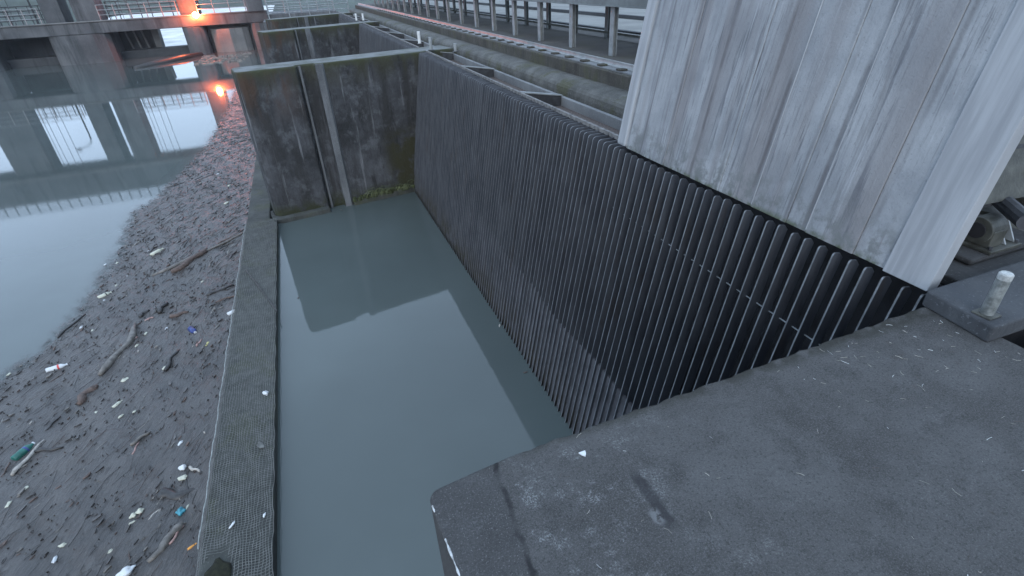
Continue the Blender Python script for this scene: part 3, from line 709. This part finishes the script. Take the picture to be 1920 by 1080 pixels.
for _ in range(90):
    x, y = random.uniform(-8.2, -4.2), random.uniform(54, 61); L = random.uniform(.06, .3); a_ = random.gauss(.2, .5); w = random.uniform(.03, .08)
    d = Vector((math.cos(a_), math.sin(a_), 0))*L; sd_ = Vector((-math.sin(a_), math.cos(a_), 0))*w; c = Vector((x, y, ZW))
    g.hexa([c-d-sd_, c+d-sd_, c+d+sd_, c-d+sd_, c-d*.8-sd_*.6+Vector((0, 0, .09)), c+d*.8-sd_*.6+Vector((0, 0, .09)), c+d*.8+sd_*.6+Vector((0, 0, .09)), c-d*.8+sd_*.6+Vector((0, 0, .09))])
tag(g.build('floating_debris', M['wood'], loc=(-6, 58, ZW)), 'drifting scraps of wood in the glow of the red lamp by the dam', 'floating debris', kind='stuff')
# far drifting log boom near the dam
g = MB(); a, b_ = Vector((-12.9, 55.6, ZW)), Vector((-8.6, 62.5, ZW))
g.tube([a+Vector((0, 0, .0)), a.lerp(b_, .3)+Vector((0, 0, .05)), a.lerp(b_, .65)+Vector((.25, 0, .1)), b_+Vector((0, 0, .05))], [.2, .27, .3, .24], 10)
tag(g.build('log', M['wet_dark'], loc=a, smooth=True), 'huge floating tree trunk drifting in front of the dam', 'driftwood')
# litter
def bottle(px, py, ang, L, r, mat, label, band=None, cap=None):
    c = at(px, py, ZW); t = thing('bottle', (c.x, c.y, ZW), label, 'bottle')
    d = Vector((math.cos(ang), math.sin(ang), 0)); z = Vector((0, 0, r*.75))
    P = lambda s: c+d*s*L+z
    b = MB(); b.tube([P(-.5), P(-.48), P(.2), P(.34), P(.38), P(.44)], [r*.8, r, r, r*.55, r*.4, r*.4], 14); b.build('body', M[mat], t, smooth=True)
    if band: b = MB(); b.tube([P(.03), P(.12)], r*1.02, 14); b.build('label_band', M[band], t)
    b = MB(); b.tube([P(.44), P(.5)], r*.5, 12); b.build('cap', M[cap or mat], t)
    return t
bottle(109, 692, R(12), .30, .045, 'white', 'white plastic bottle with a red band on the left of the debris', 'red')
bottle(437, 588, R(35), .2, .042, 'white', 'small white bottle lying against the net rope')
bottle(48, 850, R(60), .3, .055, 'teal', 'blue green bottle floating at the left frame edge', 'navy', 'white')
bottle(363, 623, R(-60), .22, .05, 'navy', 'dark bottle with white end in the middle of the debris', None, 'white')
bottle(198, 556, R(40), .26, .045, 'foam', 'white bottle against a black lump on the outer debris edge', 'wet_dark')
bottle(296, 475, R(55), .36, .05, 'foam', 'pale tube bottle near the far outer debris edge')
bottle(222, 760, R(55), .17, .03, 'foam', 'small pale bottle left of thin crossing twigs')
def lump(px, py, sx, sy, sz, mat, label, name, cat, rot=0, z=None):
    c = at(px, py, ZW if z is None else z); bm = bmesh.new(); bmesh.ops.create_icosphere(bm, subdivisions=3, radius=1)
    for v in bm.verts:
        n = 1+.14*math.sin(v.co.x*5+px)+.12*math.sin(v.co.y*6+py)+.08*math.sin(v.co.z*7)
        v.co = Vector((v.co.x*sx*n, v.co.y*sy*n, v.co.z*sz*n))
        v.co.rotate(Matrix.Rotation(rot, 3, 'Z'))
    me = D.meshes.new(name); bm.to_mesh(me); bm.free(); me.materials.append(M[mat])
    for p in me.polygons: p.use_smooth = True
    o = D.objects.new(name, me); COL.objects.link(o); o.location = (c.x, c.y, c.z+sz*.45+.02)
    return tag(o, label, cat)
lump(345, 881, .045, .04, .045, 'white', 'round white float above the cream foam lump', 'float', 'float')
lump(345, 899, .055, .04, .03, 'foam', 'cream foam lump under the round white float', 'foam_lump', 'foam')
lump(252, 970, .04, .03, .03, 'foam', 'cream bone shaped foam block left of the turquoise ball', 'foam_block', 'foam', .6)
lump(265, 962, .045, .035, .035, 'foam', 'larger right end piece of the cream foam block', 'foam_block', 'foam', .3)
lump(249, 983, .035, .015, .015, 'foam', 'tiny cream foam flake under the foam block', 'foam_flake', 'foam', .4)
lump(341, 963, .05, .05, .045, 'turq', 'turquoise ball left of the lower net rope', 'ball', 'ball')
lump(240, 1075, .085, .05, .045, 'white', 'white oval float at the bottom frame edge', 'float', 'float', .3)
lump(120, 1025, .04, .025, .02, 'foam', 'single pale foam scrap low in the left debris', 'foam_flake', 'foam')
lump(361, 1028, .065, .018, .012, 'orange', 'orange brown strip next to the lower net rope', 'strip', 'scrap', .5)
lump(390, 646, .075, .022, .012, 'leaf_yellow', 'yellow leaf right of the pink sliver', 'leaf', 'leaf', 1.3)
lump(354, 952, .05, .014, .014, 'foam', 'narrow pale scrap beside the turquoise ball', 'scrap', 'scrap', 1.2)
lump(311, 693, .05, .05, .02, 'foam', 'pale ring scrap at the lower tip of the black forked root', 'scrap', 'scrap')
lump(235, 715, .06, .045, .02, 'foam', 'curled cream scrap right of the bent grey log', 'scrap', 'scrap', .7)
lump(254, 637, .05, .025, .02, 'wood_pink', 'pinkish scrap right of the upper bent grey log', 'scrap', 'scrap', .9)
pl_ = [(198, 498), (221, 495), (219, 537), (239, 520), (392, 483), (380, 530), (153, 616), (174, 622), (274, 628), (313, 618), (258, 650), (182, 777), (196, 565), (430, 350), (425, 383), (280, 472), (18, 704), (209, 1036), (105, 1052), (18, 948), (50, 918), (340, 833), (228, 783), (253, 774), (409, 328)]
for k, (x, y) in enumerate(pl_):
    r = random.uniform(.022, .036)*(1 if y > 450 else 1.8); c = at(x, y, ZW)
    o = lump(x, y, r*1.5, r*.7, r*.5, 'foam' if k % 3 else 'white', 'small pale scrap of plastic or bark among the floating twigs', 'scrap', 'scrap', A0+random.uniform(-.4, .4)); o['group'] = 'pale scraps in the debris'
# repeated plain sticks
for i in range(80):
    x, y = mat_point(3.2, 26, .15, 1.4); ang = A0 + random.gauss(0, .3); L = random.uniform(.12, .6)*(1 if y < 12 else 1.5)
    d = Vector((math.cos(ang), math.sin(ang), 0))*L/2; c = Vector((x, y, ZW))
    if x+abs(d.x) > right_x(y)-.03: c.x -= abs(d.x)
    mt = random.choices(('wet_dark', 'wood_brown', 'wood', 'wood_pale'), (55, 25, 14, 6))[0]
    stick(c-d, c+d, random.uniform(.005, .017)*(1 if y < 12 else 1.5), M[mt], 'plain short stick among many alike in the floating debris', 'short sticks in the floating debris', bend=random.uniform(-.1, .1), rise=.022)
# plastic on the netted wall
lump(499, 740, .035, .05, .03, 'white', 'crumpled white plastic bag on the netted wall', 'plastic_bag', 'bag', .8, ZW+.17)
lump(490, 836, .04, .07, .004, 'net', 'flat pale smear of dried foam on the netted wall', 'scrap', 'scrap', .4, ZW+.16)
lump(437, 986, .012, .05, .012, 'chip', 'thin white scrap on the lower netted wall', 'scrap', 'scrap', -.6, ZW+.17)
lump(497, 968, .014, .03, .01, 'chip', 'white scrap at the pool side edge of the netted wall', 'scrap', 'scrap', -.3, ZW+.17)
for k, (x, y, l_) in enumerate(((937, 612, 'sliver of pale bark drifting beside the rack, halfway down the pool'), (640, 395, 'pale twig drifting at the foot of the nearer pier'), (985, 700, 'brown leaf drifting against the rack low in the pool'), (560, 560, 'single leaf drifting alone on the pool near the wall'))):
    c = at(x, y, ZW); lump(x, y, .05-.006*k, .014, .006, ('wood_pale', 'wood', 'wood_brown', 'wood_brown')[k], l_, 'leaf' if k > 1 else 'twig', 'leaf' if k > 1 else 'twig', 1.1+k, ZW-.015)
o = lump(410, 1086, .13, .24, .012, 'hole', 'dark patch painted for the shaded hole in the net at the bottom of the wall', 'hole_shade_patch', 'moss', .1, ZW+.15)  # flat dark lump stands in for the shaded opening
# ------------------------------------------------------------------ deck details
def edge_x(y): return .1+.03*(1.32-y)/.42
for y0_, y1_ in ((1.31, 1.28), (1.16, .90)):
    n_ = 12; b = MB()
    b.tube([(edge_x(y0_+(y1_-y0_)*k/n_)+.003, y0_+(y1_-y0_)*k/n_, -.004) for k in range(n_+1)], [random.uniform(.001, .0052) for _ in range(n_+1)], 6)
    b.build('chipped_edge', M['edge_chip'], dk)
lit = MB()
for _ in range(190):
    x, y = random.uniform(.3, 3.0), random.uniform(-.1, 1.42)
    if random.random() < .4: x, y = random.uniform(2.1, 3.0), random.uniform(1.0, 1.44)
    L = random.uniform(.003, .018); a = random.uniform(0, math.pi); r = random.uniform(.0004, .001)
    d = Vector((math.cos(a), math.sin(a), 0))*L; s = Vector((-math.sin(a), math.cos(a), 0))*L*random.uniform(-.3, .3)
    c = Vector((x, y, .0028)); lit.mi = random.choice((0, 0, 1, 2))
    lit.tube([c-d, c+s, c+d], r, 4)
tag(lit.build('straw_litter', [M['straw'], M['rusty'], M['chip']]), 'scattered straw and grit on the foreground deck', 'litter', kind='stuff')
c = at(1093, 853, 0)
g = MB(); g.prism([(c.x-.014, c.y+.012, 0), (c.x+.016, c.y+.012, 0), (c.x+.012, c.y-.004, 0), (c.x+.004, c.y-.014, 0), (c.x-.006, c.y-.004, 0)], (0, 0, .002), (0, 0, .008))
tag(g.build('paper_scrap', M['white'], loc=(c.x, c.y, 0)), 'tiny white paper scrap on the foreground deck', 'paper')
# ------------------------------------------------------------------ small steel posts on the pier heads
for k, (x, y, h, lab) in enumerate(((3.52, 17.0, .36, 'white topped steel stub just behind the nearer pier head'), (3.44, 15.2, .34, 'grey steel stub on the nearer pier head'), (3.9, 14.4, .22, 'bent grey bracket stub beside the third cross beam'), (3.2, 30.1, .34, 'small white stub on the left at the second pier head'), (3.5, 29.8, .34, 'small white stub on the right at the second pier head'))):
    t = thing('steel_stub', (x, y, 0), lab, 'post')
    b = MB(); b.box(x-.07, x+.07, y-.07, y+.07, .02, .035); b.build('foot_plate', M['dark_steel'], t)
    b = MB(); b.tube([(x, y, .035), (x, y, h)], .045, 12); b.build('shaft', M['white_paint'] if k in (0, 3, 4) else M['post_steel'], t)
# ================================================================== DAM
dam = thing('dam', (-12, 66, -6), 'concrete gate dam with tall columns across the far water', 'dam')
def dbox(name, mat, *a, bevel=.05, par=None):
    return MB().box(*a).build(name, mat, par or dam, bevel=bevel)
COLS = [(-28.2, -25.1, 64), (-20.35, -18.85, 64.2), (-17.95, -16.0, 64.0), (-9.5, -7.9, 64.2), (-3.5, -2.0, 63.0)]
for x0, x1, y in COLS:
    dbox('column', M['dam_concrete'], x0, x1, y, y+2.4, -.38, 5.75)
for x0, x1 in ((-28.4, -24.9), (-20.6, -15.8), (-9.7, -7.7), (-3.6, -1.9)):
    xm = (x0+x1)/2; w = (x1-x0)/2
    pr = [(x0, 70, 0), (x0, 63.9, 0)] + [(xm-w*math.cos(R(a)), 63.9-.8*math.sin(R(a)), 0) for a in (30, 60, 90, 120, 150)] + [(x1, 63.9, 0), (x1, 70, 0)]
    MB().prism(pr, (0, 0, -6), (0, 0, -1.36)).build('pier', M['dam_concrete'], dam)
dbox('walkway_deck', M['dam_concrete'], -45, -1.8, 63.3, 66.8, -1.34, -.42)
dbox('walkway_kerb', M['dam_pale'], -45, -1.8, 63.2, 63.45, -.416, -.30)
dbox('hoist_beam', M['dam_concrete'], -45, 3, 63.6, 67, 5.77, 8.6)
dbox('hoist_kerb', M['dam_pale'], -45, 3, 63.4, 63.6, 5.9, 6.2)
# bays: gates and sills
dbox('gate', M['dam_dark'], -24.9, -20.6, 67.0, 67.3, -6, -1.0)
gx = dbox('gate', M['dam_dark'], -15.8, -12.9, 67.0, 67.4, -6, -1.0)
for x in (-15.2, -14.5, -13.8):
    MB().tube([(x, 66.9, -1.4), (x+.35, 66.4, -3.3)], .09, 8).build('gate_strut', M['dam_pale'], gx)
MB().hexa([(-12.9, 66.5, -6), (-12.5, 66.5, -6), (-12.5, 68, -6), (-12.9, 68, -6), (-12.9, 66.5, -1.36), (-12.3, 66.5, -1.36), (-12.3, 68, -1.36), (-12.9, 68, -1.36)]).build('gate_guide', M['dam_pale'], dam)
for x0, x1 in ((-24.9, -20.6), (-15.8, -9.7)):
    dbox('sill', M['dam_dark'], x0, x1, 65.2, 66.9, -6, -3.1)
dbox('side_wall', M['dam_concrete'], -7.68, -3.62, 64.5, 68, -6, -.46)
pr = [(-7.4, 64.49, 0)] + [(-5.6-1.8*math.cos(R(a)), 64.49-1.2*math.sin(R(a)), 0) for a in (20, 50, 90, 130, 160)] + [(-3.8, 64.49, 0)]
MB().prism(pr, (0, 0, -6), (0, 0, -1.7)).build('nosing', M['dam_pale'], dam)
dbox('abutment', M['dam_concrete'], -1.88, 4.8, 62, 70, -6, -.7)
g = MB(); N = 60
ridge = []
for i in range(N+1):
    a_ = R(-62+124*i/N); h = 26+9*math.sin(i*.35)+6*math.sin(i*.9+1)+2*math.sin(i*2.3)
    ridge.append((math.sin(a_)*430, math.cos(a_)*430, h))
for p, q in zip(ridge[:-1], ridge[1:]):
    k = 1.35
    g.face([(p[0]*.8, p[1]*.8, -5), (q[0]*.8, q[1]*.8, -5), (q[0]*.92, q[1]*.92, q[2]*.6), (p[0]*.92, p[1]*.92, p[2]*.6)])
    g.face([(p[0]*.92, p[1]*.92, p[2]*.6), (q[0]*.92, q[1]*.92, q[2]*.6), (q[0], q[1], q[2]), (p[0], p[1], p[2])])
    g.face([p, q, (q[0]*k, q[1]*k, -5), (p[0]*k, p[1]*k, -5)])
tag(g.build('hills', M['hill'], smooth=True), kind='structure')
g = MB(); g.box(-45, -3, 69, 210, ZW-.5, ZW+.06)
tag(g.build('white_water', M['foamwater'], loc=(-20, 120, ZW-.5)), 'pale churning outflow seen through the open dam gate', 'white water', kind='stuff')
# railings on the walkway and on the hoist beam
def railing(x0, x1, y, z, h, label, step=1.1, rails=3, r=.035, mat='galv'):
    t = thing('railing', ((x0+x1)/2, y, z), label, 'railing')
    n = int((x1-x0)/step)
    for k in range(rails):
        MB().tube([(x0, y, z+h*(k+1)/rails), (x1, y, z+h*(k+1)/rails)], r, 6).build('rail', M[mat], t)
    f = None
    for i in range(n+1):
        x = x0+(x1-x0)*i/n
        if f is None: f = MB().tube([(x, y, z), (x, y, z+h)], r*1.1, 6).build('post', M[mat], t); xf = x
        else:
            c = f.copy(); COL.objects.link(c); c.parent = t; c.location = (x-xf, 0, 0)
    return t
railing(-45, -20.4, 63.35, -.30, 1.2, 'long railing on the dam walkway left of the twin columns')
railing(-15.9, -9.55, 63.35, -.30, 1.2, 'railing on the dam walkway left of the red lamp')
railing(-7.8, -3.6, 63.1, -.30, 1.2, 'railing on the dam walkway lit by the red lamp')
railing(-45, -20.4, 66.6, -.42, 1.5, 'rear railing of the dam walkway left of the twin columns', .8, 4, .04, 'dark_steel')
railing(-15.9, -9.55, 66.6, -.42, 1.5, 'rear railing of the dam walkway behind the open gate', .8, 4, .04, 'dark_steel')
railing(-45, 3, 63.8, 8.6, .9, 'top railing on the hoist beam, seen mirrored in the water', .9, 3, .05, 'dark_steel')
railing(-1.6, 4.6, 62.2, -.7, 1.3, 'railing on the far concrete abutment behind the piers', 1.5, 3, .05)
railing(-1.2, 4.4, 45.5, -.35, 1.1, 'nearer double railing behind the farthest pier', 1.4, 3, .035)
g = MB(); g.box(-1.6, 5.0, 43.1, 46, -6, -.36)
tag(g.build('end_wall', M['dam_concrete'], bevel=.05, loc=(1.5, 44.5, -6)), 'low concrete wall closing the intake behind the farthest pier', 'wall')
# hanging cables in the bays
for k, (x, n) in enumerate(((-24.4, 'far left'), (-15.4, 'middle'))):
    t = thing('hoist_cables', (x, 65, 5.7), ('thin hoist cables hanging in the left dam bay', 'thin hoist cables hanging in the dam bay above the open gate')[k], 'cable')
    for dx in (0, .35, 1.0, 1.55):
        MB().tube([(x+dx, 65, 5.76), (x+dx, 65, -.42)], .022, 5).build('cable', M['dark_steel'], t)
# street lamp on the walkway
t = thing('street_lamp', (-21.6, 66.2, -.42), 'curved street lamp on the dam, seen mirrored in the bright water', 'street lamp')
pts = [(-21.6, 66.2, -.42), (-21.6, 66.2, 3.2)] + [(-21.6-.7+.7*math.cos(R(a)), 66.2, 3.2+.9*math.sin(R(a))) for a in (20, 45, 70)] + [(-22.8, 66.2, 4.3)]
MB().tube(pts, [.09, .07, .06, .05, .05, .045], 8).build('pole', M['dark_steel'], t)
MB().tube([(-22.7, 66.2, 4.28), (-22.95, 66.2, 4.34), (-23.3, 66.2, 4.36)], [.08, .16, .07], 10).build('lamp_head', M['dark_steel'], t)
# red warning lamp
t = thing('warning_lamp', (-8.05, 63.0, -.4), 'glowing red warning lamp on the dam walkway', 'lamp')
bm = bmesh.new(); bmesh.ops.create_uvsphere(bm, u_segments=20, v_segments=12, radius=.24)
me = D.meshes.new('bulb'); bm.to_mesh(me); bm.free(); me.materials.append(M['lamp'])
for p in me.polygons: p.use_smooth = True
o = D.objects.new('bulb', me); COL.objects.link(o); o.parent = t; o.location = (0, -.15, .05)
MB().tube([(-8.05, 63.25, -.4), (-8.05, 62.95, -.42), (-8.05, 62.85, -.6)], .05, 8).build('bracket', M['dark_steel'], t)
MB().box(-8.25, -7.85, 62.7, 63.0, -.66, -.60).build('base', M['dark_steel'], t)

# ------------------------------------------------------------------ damp evening air
hm = D.materials.new('haze'); hm.use_nodes = True; ht = hm.node_tree; ht.nodes.remove(ht.nodes['Principled BSDF'])
pv = ht.nodes.new('ShaderNodeVolumePrincipled'); pv.inputs['Color'].default_value = (.86, .92, 1, 1); pv.inputs['Density'].default_value = .0003; pv.inputs['Anisotropy'].default_value = .2
ht.links.new(pv.outputs[0], ht.nodes['Material Output'].inputs['Volume'])
hz = MB().box(-1000, 1300, -130, 2500, -7.2, 70).build('haze', hm); tag(hz, kind='stuff')
